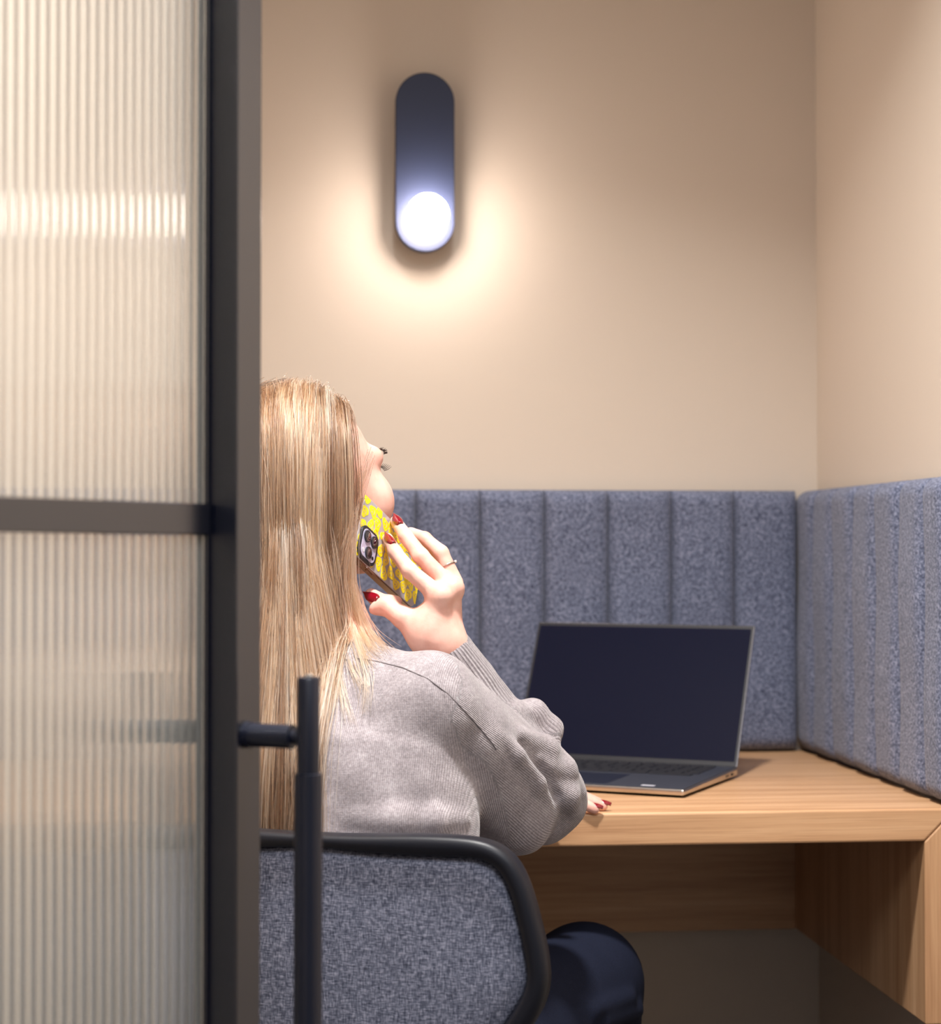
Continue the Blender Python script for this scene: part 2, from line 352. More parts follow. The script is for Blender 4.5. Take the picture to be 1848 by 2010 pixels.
for sgn in (1, -1):
    h = empty('pull_handle', A+dd*SW/2); h.location = Vector(A+dd*SW/2+dn*sgn*PR+UPW*.9); link_ = h; h.parent = door; h.matrix_parent_inverse = Matrix.Translation(-Vector(A))
    base = A + dd*.020 + dn*(PR if sgn > 0 else -.011); L = .0558
    zp, ztop, zj = ydoor(1447, 1.483), ydoor(1326, 1.483), ydoor(1516, 1.483); bar = base + dn*sgn*L
    tube('handle_post', [base+UPW*zp, base+dn*sgn*.004+UPW*zp, base+dn*sgn*.0041+UPW*zp, bar-dn*sgn*.014+UPW*zp, bar-dn*sgn*.0139+UPW*zp, bar+UPW*zp], [.0108, .0108, .0096, .0096, .0055, .0055], M['handle'], h, 24)
    tube('handle_bar', [bar+UPW*(ztop-.001), bar+UPW*(ztop-.003), bar+UPW*zj, bar+UPW*(zj-.0005), bar+UPW*(zj-.004), bar+UPW*.30], [.0080, .0090, .0090, .0108, .0112, .0112], M['handle'], h, 32)
    box('thumb_latch', (-.003, -.002, ztop-.002), (.003, .004, ztop+.0015), M['silver'], h, (bar, dd, dn, UPW), bevel=.0015)
# ------------------------------------------------------------------ laptop
ew, ed = nrm(dc(.908, -.418)), nrm(dc(.418, .908)); LWD, LDP, LID = .336, .238, .216
Lo = dc(.2725, 2.4115, DZ) - ew*LWD                                # front-left bottom corner
LF = (Lo, ew, ed, UPW)
lap = tag(empty('laptop', Lo), 'open thin laptop with dark screen standing on the oak desk', 'laptop')
bm = bmesh.new()
def wedge(bm, z00, z01, z10, z11, x0, x1, y0, y1):
    vs = [bm.verts.new(Lo+ew*X+ed*Y+UPW*Z) for X, Y, Z in ((x0, y0, z00), (x1, y0, z00), (x1, y1, z10), (x0, y1, z10), (x0, y0, z01), (x1, y0, z01), (x1, y1, z11), (x0, y1, z11))]
    for f in ((3, 2, 1, 0), (4, 5, 6, 7), (0, 1, 5, 4), (1, 2, 6, 5), (2, 3, 7, 6), (3, 0, 4, 7)): bm.faces.new([vs[i] for i in f])
wedge(bm, .003, .011, .003, .015, 0, LWD, 0, LDP)
obj('base', bm, M['silver'], lap, bevel=.003, seg=3)['label'] = 'silver metal body'
def dk(y): return .011 + .004*y/LDP
bm = bmesh.new(); wedge(bm, dk(.002)-.001, dk(.002)+.0006, dk(LDP-.004)-.001, dk(LDP-.004)+.0006, .002, LWD-.002, .002, LDP-.004)
obj('palm_rest', bm, M['deck'], lap, bevel=.0004)
bm = bmesh.new(); rows = [(.212, 16, .009), (.194, 14, .015), (.176, 14, .015), (.158, 13, .015), (.140, 12, .015)]
for y0, n, hh in rows:
    kw = (LWD-.050)/n
    for k in range(n): x0 = .025+k*kw; wedge(bm, dk(y0)+.0004, dk(y0)+.0018, dk(y0+hh)+.0004, dk(y0+hh)+.0018, x0+.0012, x0+kw-.0012, y0, y0+hh)
y0 = .122
for x0, w in ((.025, .06), (.088, .10), (.191, .05), (.244, .06)): wedge(bm, dk(y0)+.0004, dk(y0)+.0018, dk(y0+.015)+.0004, dk(y0+.015)+.0018, x0, x0+w, y0, y0+.0145)
obj('keyboard', bm, M['keys'], lap, bevel=.0004)
bm = bmesh.new(); wedge(bm, dk(.012), dk(.012)+.0009, dk(.105), dk(.105)+.0009, .098, .225, .012, .105); obj('touchpad', bm, plain('touchpad_surface', srgb(34, 38, 52), .3), lap)
bm = bmesh.new(); wedge(bm, dk(.012), dk(.012)+.0009, dk(.02), dk(.02)+.0009, LWD-.063, LWD-.045, .012, .021); obj('sticker', bm, M['white_label'], lap)
for y_, w_ in ((.205, .010), (.190, .003), (.182, .003)):
    box('port', (LWD-.002, y_, .0065), (LWD+.0004, y_+w_, .0095), M['rubber'], lap, LF)
for x_ in (.02, LWD-.06): box('foot_strip', (x_, .02, 0), (x_+.04, LDP-.02, .0032), M['rubber'], lap, LF)
be = math.radians(25.3); hz = Lo+ed*(LDP-.006)+UPW*.013; eup = UPW*math.cos(be)+ed*math.sin(be); enn = -ed*math.cos(be)+UPW*math.sin(be)
LDF = (hz, ew, eup, enn)
tube('hinge', [hz+ew*.03-UPW*.001, hz+ew*(LWD-.03)-UPW*.001], .0045, M['keys'], lap, 16)
lid = box('lid', (0, .002, -.0042), (LWD, LID, -.0005), plain('dark_aluminium', srgb(118, 116, 120), .35, metal=1), lap, LDF, bevel=.0012)
box('bezel', (.0012, .003, -.0012), (LWD-.0012, LID-.0012, .0002), M['keys'], lid, LDF)
box('display', (.0045, .010, .0001), (LWD-.0045, LID-.006, .0005), M['screen'], lid, LDF)['label'] = 'dark navy blank display'
# ------------------------------------------------------------------ office chair
cyaw = math.radians(15); cu = nrm(dc(math.cos(cyaw), -math.sin(cyaw))); cf = nrm(dc(math.sin(cyaw), math.cos(cyaw)))
CC = dc(-.154, 1.845, 0)
chair = tag(empty('office_chair', dc(-.10, 2.05, 0)), 'office chair with blue grey woven back in a black rim', 'chair')
def chair_uv(px, py):
    p = on_plane(px, py, CC, cf); q = p-CC; return float(np.dot(q, cu)), p[2]
outp = [(640, 1640), (720, 1639), (800, 1638), (860, 1640), (905, 1643), (940, 1648), (970, 1658), (998, 1677), (1018, 1704), (1034, 1740), (1046, 1780), (1058, 1828), (1068, 1872), (1073, 1910), (1073, 1940), (1066, 1972), (1056, 1995), (1045, 2013)]
inp = [(640, 1667), (720, 1675), (800, 1680), (860, 1683), (900, 1685), (925, 1686), (948, 1691), (968, 1702), (984, 1722), (996, 1748), (1006, 1782), (1016, 1825), (1024, 1865), (1030, 1900), (1031, 1926), (1024, 1952), (1012, 1975), (1000, 1995)]
ou = [chair_uv(*p) for p in outp]; iu = [chair_uv(*p) for p in inp]
ou += [(.175, .535), (.13, .505), (.07, .49)]; iu += [(.155, .553), (.12, .530), (.06, .520)]
ou = [(0.0, ou[0][1]+.001)] + [p for p in ou if p[0] > .02] + [(0, .487)]; iu = [(0.0, iu[0][1]+.003)] + [p for p in iu if p[0] > .02] + [(0, .517)]
n_ = min(len(ou), len(iu))
def mirror(l): return l + [(-a, b) for a, b in l[-2:0:-1]]
OU, IU = mirror(ou), mirror(iu)
def cb(u, v, back): return CC + cu*u + cf*(back + .30*u*u*0.6 + .035*(v-.78)*-1.0*0) + UPW*v    # back < 0 is towards the viewer
bm = bmesh.new(); nO = len(OU); loops = []
for fo, bk in ((0, .026), (0, .003), (.06, -.006), (.5, -.0085), (.94, -.006), (1, .0), (1, .026)):
    loops.append([bm.verts.new(cb(OU[i][0]*(1-fo)+IU[i][0]*fo, OU[i][1]*(1-fo)+IU[i][1]*fo, bk)) for i in range(nO)])
for a, b in zip(loops, loops[1:]+loops[:1]):
    for i in range(nO): bm.faces.new([a[i], a[(i+1) % nO], b[(i+1) % nO], b[i]])
o = obj('back_frame', bm, M['plastic'], chair, smooth=True); s_ = o.modifiers.new('smooth', 'SUBSURF'); s_.levels = 1; s_.render_levels = 2
bm = bmesh.new(); cen = (0, .65); loops = []
for f, bk in ((1.0, .006), (.985, .002), (.9, -.001), (.7, -.003), (.4, -.004), (.12, -.004)):
    loops.append([bm.verts.new(cb(cen[0]+(p[0]-cen[0])*f, cen[1]+(p[1]-cen[1])*f, bk)) for p in IU])
for a, b in zip(loops, loops[1:]):
    for i in range(nO): bm.faces.new([a[i], a[(i+1) % nO], b[(i+1) % nO], b[i]])
bm.faces.new(loops[-1])
lf = [bm.verts.new(cb(p[0]*.99, cen[1]+(p[1]-cen[1])*.99, .028)) for p in IU]
for i in range(nO): bm.faces.new([loops[0][i], lf[i], lf[(i+1) % nO], loops[0][(i+1) % nO]])
bm.faces.new(lf[::-1])
obj('back_fabric', bm, M['weave'], chair, smooth=True)['label'] = 'blue grey woven fabric back'
sf = (CC + cf*.06, cu, cf, UPW)
bm = bmesh.new(); add_prism(bm, rrect(.46, .45, .09, 8, 0, .225), CC+cf*.05, cu, cf, UPW, .405, .455); obj('seat', bm, M['weave'], chair, bevel=.018, seg=4)
tube('back_bracket', [CC+cf*.02+UPW*.60, CC+cf*.03+UPW*.45, CC+cf*.12+UPW*.39, CC+cf*.26+UPW*.39], .018, M['plastic'], chair)
hub = CC+cf*.28
tube('gas_column', [hub+UPW*.40, hub+UPW*.22, hub+UPW*.2199, hub+UPW*.07], [.018, .018, .026, .026], M['plastic'], chair)
for k in range(5):
    a = 2*math.pi*k/5+.3; e = cu*math.cos(a)+cf*math.sin(a)
    lg = tube('leg', [hub+UPW*.10, hub+e*.15+UPW*.085, hub+e*.29+UPW*.065], [.024, .019, .014], M['plastic'], chair)
    tube('caster', [hub+e*.29+np.cross(e, UPW)*.02+UPW*.0265, hub+e*.29-np.cross(e, UPW)*.02+UPW*.0265], .026, M['rubber'], lg)
# ------------------------------------------------------------------ distance fields
class Field:
    def __init__(s): s.items = []
    def add(s, fn, k=.01, op='u'): s.items.append((fn, k, op)); return s
    def cone(s, a, b, r1, r2, k=.01, op='u', scale=None):
        a = np.asarray(a, np.float32); b = np.asarray(b, np.float32)
        def fn(P):
            A_, B_ = a, b
            if scale is not None:                                  # squash along a direction (axis, factor)
                ax, fac, o = scale; ax = ax.astype(np.float32); S = lambda Q: Q + ((Q-o) @ ax)[..., None]*ax*np.float32(1/fac-1)
                P = S(P); A_ = S(a[None])[0]; B_ = S(b[None])[0]
            ba = B_-A_; q = P-A_; t = np.clip(q @ ba/float(ba @ ba), 0, 1).astype(np.float32)
            d = np.sqrt(((q - t[:, None]*ba)**2).sum(1)) - (r1+(r2-r1)*t)
            return d*(scale[1] if scale is not None else 1)
        return s.add(fn, k, op)
    def ell(s, c, axes, rad, k=.01, op='u'):
        R = np.array([nrm(x) for x in axes], np.float32); c = np.asarray(c, np.float32); rad = np.asarray(rad, np.float32)
        def fn(P):
            q = (P-c) @ R.T; k0 = np.sqrt(((q/rad)**2).sum(1)); k1 = np.sqrt(((q/rad**2)**2).sum(1))+1e-9
            return k0*(k0-1)/k1
        return s.add(fn, k, op)
    def chain(s, pts, rad, k=.004, op='u'):
        for i in range(len(pts)-1): s.cone(pts[i], pts[i+1], rad[i], rad[i+1], k, op)
        return s
    def __call__(s, P):
        P = np.asarray(P, np.float32); d = None
        for fn, k, op in s.items:
            e = fn(P).astype(np.float32)
            if d is None: d = e; continue
            if op == 'u': h = np.clip(.5+.5*(e-d)/k, 0, 1); d = e+(d-e)*h - k*h*(1-h)
            elif op == 's': e = -e; h = np.clip(.5-.5*(e-d)/k, 0, 1); d = e+(d-e)*h + k*h*(1-h)
        return d
    def grad(s, P, e=.0015):
        P = np.asarray(P, np.float32); g = np.stack([s(P+np.eye(3, dtype=np.float32)[i]*e)-s(P-np.eye(3, dtype=np.float32)[i]*e) for i in range(3)], 1)
        return g/(np.linalg.norm(g, axis=1, keepdims=True)+1e-9)
    def hit(s, px, py, d0=1.5, d1=2.6):
        r = nrm(ray(px, py)); t = d0; best = (9, d0)
        for _ in range(160):
            v = float(s((CAM+r*t)[None])[0])
            if v < best[0]: best = (v, t)
            if v < .0004 or t > d1: break
            t += max(v*.7, .0008)
        return CAM+r*best[1]                                       # a ray that misses gives its nearest approach
def polygonise(f, lo, hi, h, B=8):
    lo = np.asarray(lo, float); n = [int(math.ceil((b-a)/h/B)) for a, b in zip(lo, hi)]
    bc = np.stack(np.meshgrid(*[np.arange(k) for k in n], indexing='ij'), -1).reshape(-1, 3)
    cen = lo + (bc*B + (B-1)/2)*h
    dcn = np.concatenate([f(c) for c in np.array_split(cen, max(1, len(cen)//200000))])
    D = np.repeat(np.repeat(np.repeat(dcn.reshape(n), B, 0), B, 1), B, 2).astype(np.float32)
    act = bc[np.abs(dcn) < B*h*1.35]
    off = np.stack(np.meshgrid(*[np.arange(B)]*3, indexing='ij'), -1).reshape(-1, 3)
    for ch in np.array_split(act, max(1, len(act)*B**3//400000)):
        ix = (ch[:, None]*B + off[None]).reshape(-1, 3); D[ix[:, 0], ix[:, 1], ix[:, 2]] = f(lo+ix*h)
    I = D < 0; s = np.zeros([k-1 for k in D.shape], np.uint8)
    sl = lambda a, d: slice(a, d-1+a)
    for a in (0, 1):
        for b in (0, 1):
            for c in (0, 1): s += I[sl(a, D.shape[0]), sl(b, D.shape[1]), sl(c, D.shape[2])]
    cells = np.stack(np.nonzero((s > 0) & (s < 8)), 1); acc = np.zeros((len(cells), 3)); cnt = np.zeros(len(cells))
    for ax in range(3):
        o1, o2 = [i for i in range(3) if i != ax]
        for a in (0, 1):
            for b in (0, 1):
                p = cells.copy(); p[:, o1] += a; p[:, o2] += b; q = p.copy(); q[:, ax] += 1
                d0 = D[tuple(p.T)]; d1 = D[tuple(q.T)]; m = (d0 < 0) != (d1 < 0); t = np.where(m, d0/np.where(m, d0-d1, 1), 0)
                w = p.astype(float); w[:, ax] += t; acc[m] += w[m]; cnt[m] += 1
    V = lo + acc/cnt[:, None]*h
    key = (cells[:, 0]*s.shape[1]+cells[:, 1])*s.shape[2]+cells[:, 2]       # sorted (row-major)
    def find(c): return np.searchsorted(key, (c[:, 0]*s.shape[1]+c[:, 1])*s.shape[2]+c[:, 2])
    quads = []
    for ax in range(3):
        o1, o2 = (ax+1) % 3, (ax+2) % 3
        a = [slice(None)]*3; b = [slice(None)]*3; a[ax] = slice(0, -1); b[ax] = slice(1, None)
        e = np.stack(np.nonzero(I[tuple(a)] != I[tuple(b)]), 1)
        e = e[(e[:, o1] > 0) & (e[:, o2] > 0) & (e[:, o1] < D.shape[o1]-1) & (e[:, o2] < D.shape[o2]-1)]
        cs = []
        for i, j in ((-1, -1), (0, -1), (0, 0), (-1, 0)):
            c = e.copy(); c[:, o1] += i; c[:, o2] += j; cs.append(find(c))
        q = np.stack(cs, 1); fl = ~I[tuple(e.T)]; q[fl] = q[fl][:, ::-1]; quads.append(q)
    return V, np.concatenate(quads)
def relax(V, Q, it, lam=.5):
    e = np.concatenate([Q[:, [0, 1]], Q[:, [1, 2]], Q[:, [2, 3]], Q[:, [3, 0]]]); cnt = np.bincount(e.ravel(), minlength=len(V))[:, None]
    for _ in range(it):
        A_ = np.stack([np.bincount(e[:, 0], V[e[:, 1], k], len(V))+np.bincount(e[:, 1], V[e[:, 0], k], len(V)) for k in range(3)], 1)
        V = V + lam*(A_/cnt-V)
    return V
def meshobj(name, V, Q, m, parent):
    me = bpy.data.meshes.new(name); me.vertices.add(len(V)); me.vertices.foreach_set('co', V.astype(np.float32).ravel())
    me.loops.add(Q.size); me.loops.foreach_set('vertex_index', Q.astype(np.int32).ravel())
    me.polygons.add(len(Q)); me.polygons.foreach_set('loop_start', np.arange(0, Q.size, 4, dtype=np.int32)); me.polygons.foreach_set('use_smooth', np.ones(len(Q), bool))
    me.update(calc_edges=True); me.validate(); me.materials.append(m)
    o = bpy.data.objects.new(name, me); link(o, parent); return o
# ------------------------------------------------------------------ smartphone frame (held at her right ear)
PC = U(757, 1086, 2.125); PL, PW, PTH = .150, .0745, .0125
camv = lambda x, y, z: RT*x - UPC*y + FW*z                          # right, down, away
pa = nrm(camv(.42, .453, .787)); pbv = camv(-.186, .838, -.513); pbv = nrm(pbv - pa*np.dot(pa, pbv)); pn = -np.cross(camv(0, 0, 0)+pa, pbv); pn = nrm(pn)
if np.dot(pn, CAM-PC) < 0: pn = -pn
def PP(a, b, c=0.0): return PC + pa*a + pbv*b + pn*c                 # along the phone, across towards the viewer, out of its back
def onphone(px, py, off): return on_plane(px, py, PC+pn*off, pn)
# ------------------------------------------------------------------ person: skeleton
person = tag(empty('person', dc(-.16, 2.03, 0)), 'person seated at the desk, long blonde hair, grey knit sweater, phone at the ear', 'person')
HP = math.radians(41); tilt = math.radians(11)
hF0 = nrm(dc(math.sin(HP), math.cos(HP))); hR = nrm(dc(math.cos(HP), -math.sin(HP)))
hF = hF0*math.cos(tilt)+UPW*math.sin(tilt); hU = np.cross(hR, hF); HS = .97; HCn = U(598, 955, 2.12)
def H(r, f, u): return HCn + HS*(hR*r + hF*f + hU*u)
ty = math.radians(17); tF = nrm(dc(math.sin(ty), math.cos(ty))); tR = nrm(dc(math.cos(ty), -math.sin(ty)))
PEL, WAI, CHE, NEC = dc(-.155, 2.00, .50), dc(-.160, 2.01, .68), dc(-.168, 2.03, .785), dc(-.178, 2.075, .955)
SR, ER, WRs = U(838, 1388, 1.99), U(1060, 1566, 2.145), U(878, 1290, 2.085)
SL, EL, WL = dc(-.335, 2.09, .885), dc(-.25, 2.165, .805), dc(.035, 2.285, .778)
# ------------------------------------------------------------------ body (one surface: head, neck, torso, arms, hands)
B = Field(); ha = (hR, hF, hU)
B.ell(H(0, -.012, .030), ha, (.074*HS, .094*HS, .082*HS))
B.ell(H(0, .034, -.028), ha, (.059*HS, .062*HS, .082*HS), .03)
for s in (1, -1):
    B.cone(H(.050*s, .0, -.055), H(.012*s, .074, -.096), .020, .016, .025)
    B.ell(H(.037*s, .068, -.030), ha, (.027, .026, .030), .022)
    B.cone(H(.045*s, .074, .022), H(.012*s, .092, .020), .011, .010, .014)
    B.ell(H(.032*s, .099, .003), ha, (.014, .009, .008), .012, 's')
    B.ell(H(.074*s, -.006, -.012), (hR*1+hF*.35*s, hF, hU), (.008, .018, .030), .008)
B.cone(H(0, .096, .006), H(0, .113, -.030), .007, .0105, .010)
for s in (1, -1): B.ell(H(.010*s, .103, -.034), ha, (.008, .009, .007), .006)
B.cone(H(-.017, .091, -.058), H(.017, .091, -.058), .0065, .0065, .008); B.cone(H(-.014, .090, -.069), H(.014, .090, -.069), .007, .007, .005)
B.ell(H(0, .086, -.098), ha, (.018, .016, .016), .015)
B.cone(H(0, -.022, -.05), NEC+tF*-.01, .048, .054, .03)
tsc = (tF, .66, WAI)
B.cone(PEL, WAI, .138, .124, .03, scale=tsc); B.cone(WAI, CHE, .124, .138, .05, scale=tsc); B.cone(CHE, NEC-UPW*.03, .138, .07, .05, scale=tsc)
for S, E, W in ((SR, ER, WRs), (SL, EL, WL)):
    B.cone(NEC-UPW*.06, S, .040, .040, .03); B.cone(S, E, .044, .036, .02); B.cone(E, W, .036, .027, .015)
# right hand on the phone
W0 = U(868, 1262, 2.078)
ndo = pn                                                            # back of the phone faces this way
def F3(px, py, d): return U(px, py, d)
def tipon(px, py, r, off=0): return onphone(px, py, PTH/2+r+off)
I_ = [U(860, 1168, 2.062), U(804, 1120, 2.066), U(776, 1084, 2.085), tipon(761, 1057, .0064)]
M_ = [U(888, 1158, 2.080), U(826, 1091, 2.082), U(797, 1053, 2.099), tipon(777, 1023, .0062)]
R_ = [U(892, 1144, 2.098), U(866, 1085, 2.102), U(834, 1057, 2.118), U(806, 1045, 2.134)]
K_ = [U(886, 1142, 2.116), U(858, 1095, 2.125), U(836, 1075, 2.138), U(814, 1066, 2.150)]
T_ = [U(838, 1240, 2.070), U(792, 1212, 2.072), U(757, 1188, 2.085), U(729, 1168, 2.098)]
fr_ = (.0098, .0088, .0078, .0064)
B.chain([WRs, W0], [.027, .0255], .012)
for J, rr in ((I_, .0118), (M_, .0120), (R_, .0115), (K_, .0105)):
    B.cone(W0 + (J[0]-M_[0])*.45, J[0]+(W0-J[0])*.10, .020, rr*.88, .010)
B.cone(U(852, 1248, 2.07), I_[0]+(W0-I_[0])*.10, .021, .0105, .012)
B.cone(W0, T_[0], .022, .0195, .014); B.cone(T_[0], T_[1], .0195, .0125, .014); B.cone(T_[0], I_[0]*.45+T_[0]*.55, .016, .013, .012)
def finger(J, sc=1.0, k=.0035):
    r = [x*sc for x in fr_]
    B.cone(J[0], J[1], r[0]*1.08, r[1]*.98, k+.0025); B.cone(J[1], J[2], r[1], r[2], k); B.cone(J[2], J[3], r[2], r[3], k)
B.ell(U(867, 1166, 2.056), (RT, UPW, F0), (.011, .011, .011), .014); B.ell(U(893, 1152, 2.074), (RT, UPW, F0), (.0105, .0105, .0105), .012)
finger(I_, 1.0); finger(M_, 1.03); finger(R_, .97); finger(K_, .86)
B.chain(T_[1:], [.0122, .0108, .0078], .004)
B.ell(T_[2], (T_[3]-T_[1], UPC, FW), (.011, .0115, .0105), .004)
# left hand lying on the desk edge
WLh = U(985, 1572, 2.285)
LM = [U(1092, 1574, 2.272), U(1094, 1568, 2.292), U(1092, 1564, 2.312), U(1088, 1562, 2.330)]
LT = [U(1168, 1588, 2.268), U(1184, 1582, 2.290), U(1176, 1576, 2.312), U(1155, 1572, 2.332)]
B.chain([WL, WLh], [.026, .022], .01)
for i, (a, b) in enumerate(zip(LM, LT)):
    B.cone(WLh, a, .018, .0105, .012); m_ = (a+b)/2 + UPW*.006; B.cone(a, m_, .0095, .0085, .004); B.cone(m_, b, .0085, .0062, .0035)
LTh = [U(1036, 1590, 2.262), U(1080, 1600, 2.246), U(1108, 1613, 2.239)]
B.cone(WLh, LTh[0], .018, .014, .012); B.chain(LTh, [.0135, .0105, .0078], .005)
bl, bh = np.array([-.25, 1.70, .46]), np.array([.40, 2.42, 1.30])
allp = np.array([PEL, WAI, CHE, NEC, SR, ER, WRs, SL, EL, WL, WLh, H(0, 0, .13), H(0, .13, 0), H(.1, 0, 0), H(-.1, 0, 0), H(0, -.12, 0), PEL-UPW*.1-tR*.17, PEL+tR*.16, CHE-tF*.12, CHE+tF*.12, CHE-tR*.16, *I_, *M_, *K_, *T_, *LT, *LTh])
V, Q = polygonise(B, allp.min(0)-.055, allp.max(0)+.055, .0021)
V = relax(V, Q, 1, .4)
meshobj('body', V, Q, M['skin'], person)
# ------------------------------------------------------------------ sweater
S = Field()
S.cone(PEL+UPW*.06, WAI, .158, .152, .03, scale=tsc); S.cone(WAI, CHE, .152, .158, .05, scale=tsc); S.cone(CHE, NEC-UPW*.045, .158, .060, .05, scale=tsc)
S.cone(NEC-UPW*.050-tF*.012, SR, .054, .054, .035); S.cone(NEC-UPW*.050-tF*.012, SL, .054, .054, .035)
S.cone(SR, ER, .058, .053, .012); S.cone(U(900, 1452, 2.02), U(1006, 1592, 2.09), .056, .050, .010)
S.cone(SL, EL, .062, .052, .02); S.cone(EL, WL, .050, .036, .02)
torso_items = list(S.items)
FA = ER + (WRs-ER)*.06
S.cone(FA, WRs, .047, .0315, .010)
S.cone(WRs+(WRs-ER)*.02, WRs-(WRs-ER)*.18, .0325, .0345, .006)
def fold(pts, r, sink, k=.012, op='u'):
    P3 = []
    for px, py in pts:
        p = S.hit(px, py); P3.append(p + nrm(p-CAM)*sink)
    for i in range(len(P3)-1):
        t0 = math.sin(math.pi*(i+.35)/(len(P3)-.3)); t1 = math.sin(math.pi*min(1, (i+1.35)/(len(P3)-.3)))
        pend.append((P3[i], P3[i+1], max(.003, r*abs(t0)), max(.003, r*abs(t1)), k, op))
pend = []
# bunched folds at the bent elbow, sleeve crease and the roll of cloth over the chair
fold([(1008, 1392), (1048, 1400), (1080, 1432), (1090, 1468)], .017, .007, .010)
fold([(1020, 1440), (1070, 1470), (1116, 1494)], .015, .007, .010)
fold([(1055, 1500), (1105, 1512), (1136, 1552)], .016, .007, .010)
fold([(1080, 1545), (1110, 1560), (1122, 1590)], .014, .006, .010)
fold([(975, 1440), (1010, 1480), (1050, 1535), (1078, 1580)], .012, .007, .007)
fold([(1022, 1462), (1062, 1512), (1092, 1560)], .0045, -.0015, .012, 's')
fold([(690, 1606), (780, 1610), (850, 1612), (905, 1606)], .012, .007, .014)
for a, b, r1, r2, k, op in pend: S.cone(a, b, r1, r2, k, op)
S.cone(WRs-(WRs-ER)*.10, WRs+(WRs-ER)*.25, .0285, .0285, .003, 's')       # the open cuff
S.cone(NEC-UPW*.02, NEC+UPW*.12+tF*.0, .052, .060, .004, 's')             # the neck opening
S.cone(WL-(WL-EL)*.04, WL+(WL-EL)*.2, .030, .030, .003, 's')
# soft overall wrinkling
S0 = S
class Wr(Field):
    def __init__(s): pass
    def __call__(s, P):
        P = np.asarray(P, np.float32); d = S0(P); q = P @ np.array([tR, tF, UPW], np.float32).T
        return d + .0010*np.sin(q[:, 2]*46+6*np.sin(q[:, 0]*14)+q[:, 1]*22)*np.sin(q[:, 0]*31+1.3) + .0009*np.sin(q[:, 0]*95+q[:, 2]*60)
SW_ = Wr()
sp = np.array([*[q+tR*.2*a+tF*.13*b for q in (PEL-UPW*.14, WAI, CHE) for a in (-1, 1) for b in (-1, 1)], NEC+UPW*.06, SR+UPW*.06, SR-FW*.05, ER+RT*.08-UPW*.05, ER+FW*.05, WRs+UPW*.04, SL-RT*.05, EL, WL+RT*.03])
V, Q = polygonise(SW_, sp.min(0)-.02, sp.max(0)+.02, .0029)
V = relax(V, Q, 1, .4)
sw = meshobj('sweater', V, Q, M['knit'], person)
def seg_uv(V, a, b, ref):
    ba = b-a; L = np.linalg.norm(ba); t = (V-a) @ ba/L; e = nrm(ba); x = nrm(ref-e*np.dot(ref, e)); y_ = np.cross(e, x)
    q = V-a-t[:, None]*e; return np.arctan2(q @ y_, q @ x), t, np.sqrt((q**2).sum(1))
def cone_d(V, a, b, r1, r2):
    ba = b-a; t = np.clip((V-a) @ ba/(ba @ ba), 0, 1); return np.linalg.norm(V-a-t[:, None]*ba, axis=1)-(r1+(r2-r1)*t)
dn_t = np.min([Field().cone(PEL, CHE, .175, .182, scale=tsc)(V), cone_d(V, NEC-UPW*.05, SR, .054, .05)+.006], axis=0)
# the dropped shoulder: the sleeve begins well down the upper arm
SD = SR + (ER-SR)*.12
dn_u = cone_d(V, SD, ER, .058, .053); dn_f = cone_d(V, FA, WRs, .047, .0315); dn_l = np.minimum(cone_d(V, SL, EL, .06, .05), cone_d(V, EL, WL, .05, .036))
which = np.argmin(np.stack([dn_t, dn_u, dn_f, dn_l]), 0); uv = np.zeros((len(V), 3), np.float32)
at_, tt, rr_ = seg_uv(V, PEL, PEL+UPW, -tF); m = which == 0; uv[m, 0] = ((V-PEL) @ tR)[m]; uv[m, 1] = tt[m]
for k, (a, b, r) in ((1, (SR, ER, .056)), (2, (ER, WRs, .040)), (3, (SL, EL, .056))):
    at_, tt, rr_ = seg_uv(V, a, b, UPW); m = which == k; uv[m, 0] = (at_*r)[m]; uv[m, 1] = tt[m]
    if k == 2: L_ = np.linalg.norm(b-a); uv[m, 2] = (tt[m] > L_*.62)*1.0
seam_px = [(700, 1292), (740, 1298), (790, 1310), (840, 1332), (880, 1362), (915, 1398), (945, 1432), (968, 1460), (978, 1478)]
sp_ = []
for a, b in zip(seam_px, seam_px[1:]):
    for t in (0, .33, .66): q = SW_.hit(a[0]+(b[0]-a[0])*t, a[1]+(b[1]-a[1])*t); sp_.append(q-SW_.grad(q[None])[0]*.0001)
tube('shoulder_seam', sp_, .0007, plain('grey_seam_yarn', srgb(112, 105, 107), .95, spec=.1), person, 8)
a_ = sw.data.attributes.new('knit_uv', 'FLOAT_VECTOR', 'POINT'); a_.data.foreach_set('vector', uv.ravel())
# ------------------------------------------------------------------ trousers, shoes
KR, KL = U(1148, 1928, 2.34), dc(.02, 2.42, .52)
AR, AL_ = KR-UPW*.40+FW*.04+RT*.03, KL-UPW*.42+FW*.02
T = Field(); T.cone(PEL-tR*.05-UPW*.02, PEL+tR*.05-UPW*.02, .125, .125, .02)
HR_, HL_ = PEL+tR*.085-UPW*.03, PEL-tR*.085-UPW*.03
T.cone(HR_, KR, .096, .070, .04); T.cone(KR, AR, .068, .060, .02); T.cone(HL_, KL, .092, .068, .04); T.cone(KL, AL_, .066, .058, .02)
for px, py, px2, py2 in ((1165, 1985, 1235, 1960), (1185, 2010, 1250, 1985)):
    p, q = T.hit(px, py), T.hit(px2, py2); T.cone(p+FW*.004, q+FW*.004, .009, .009, .012)
T.cone(AR-UPW*.01, AR-UPW*.09, .05, .05, .004, 's'); T.cone(AL_-UPW*.01, AL_-UPW*.09, .05, .05, .004, 's')
tp = np.array([PEL-tR*.2, PEL+tR*.2, PEL-tF*.12, PEL+UPW*.12, KR, KL, AR, AL_])
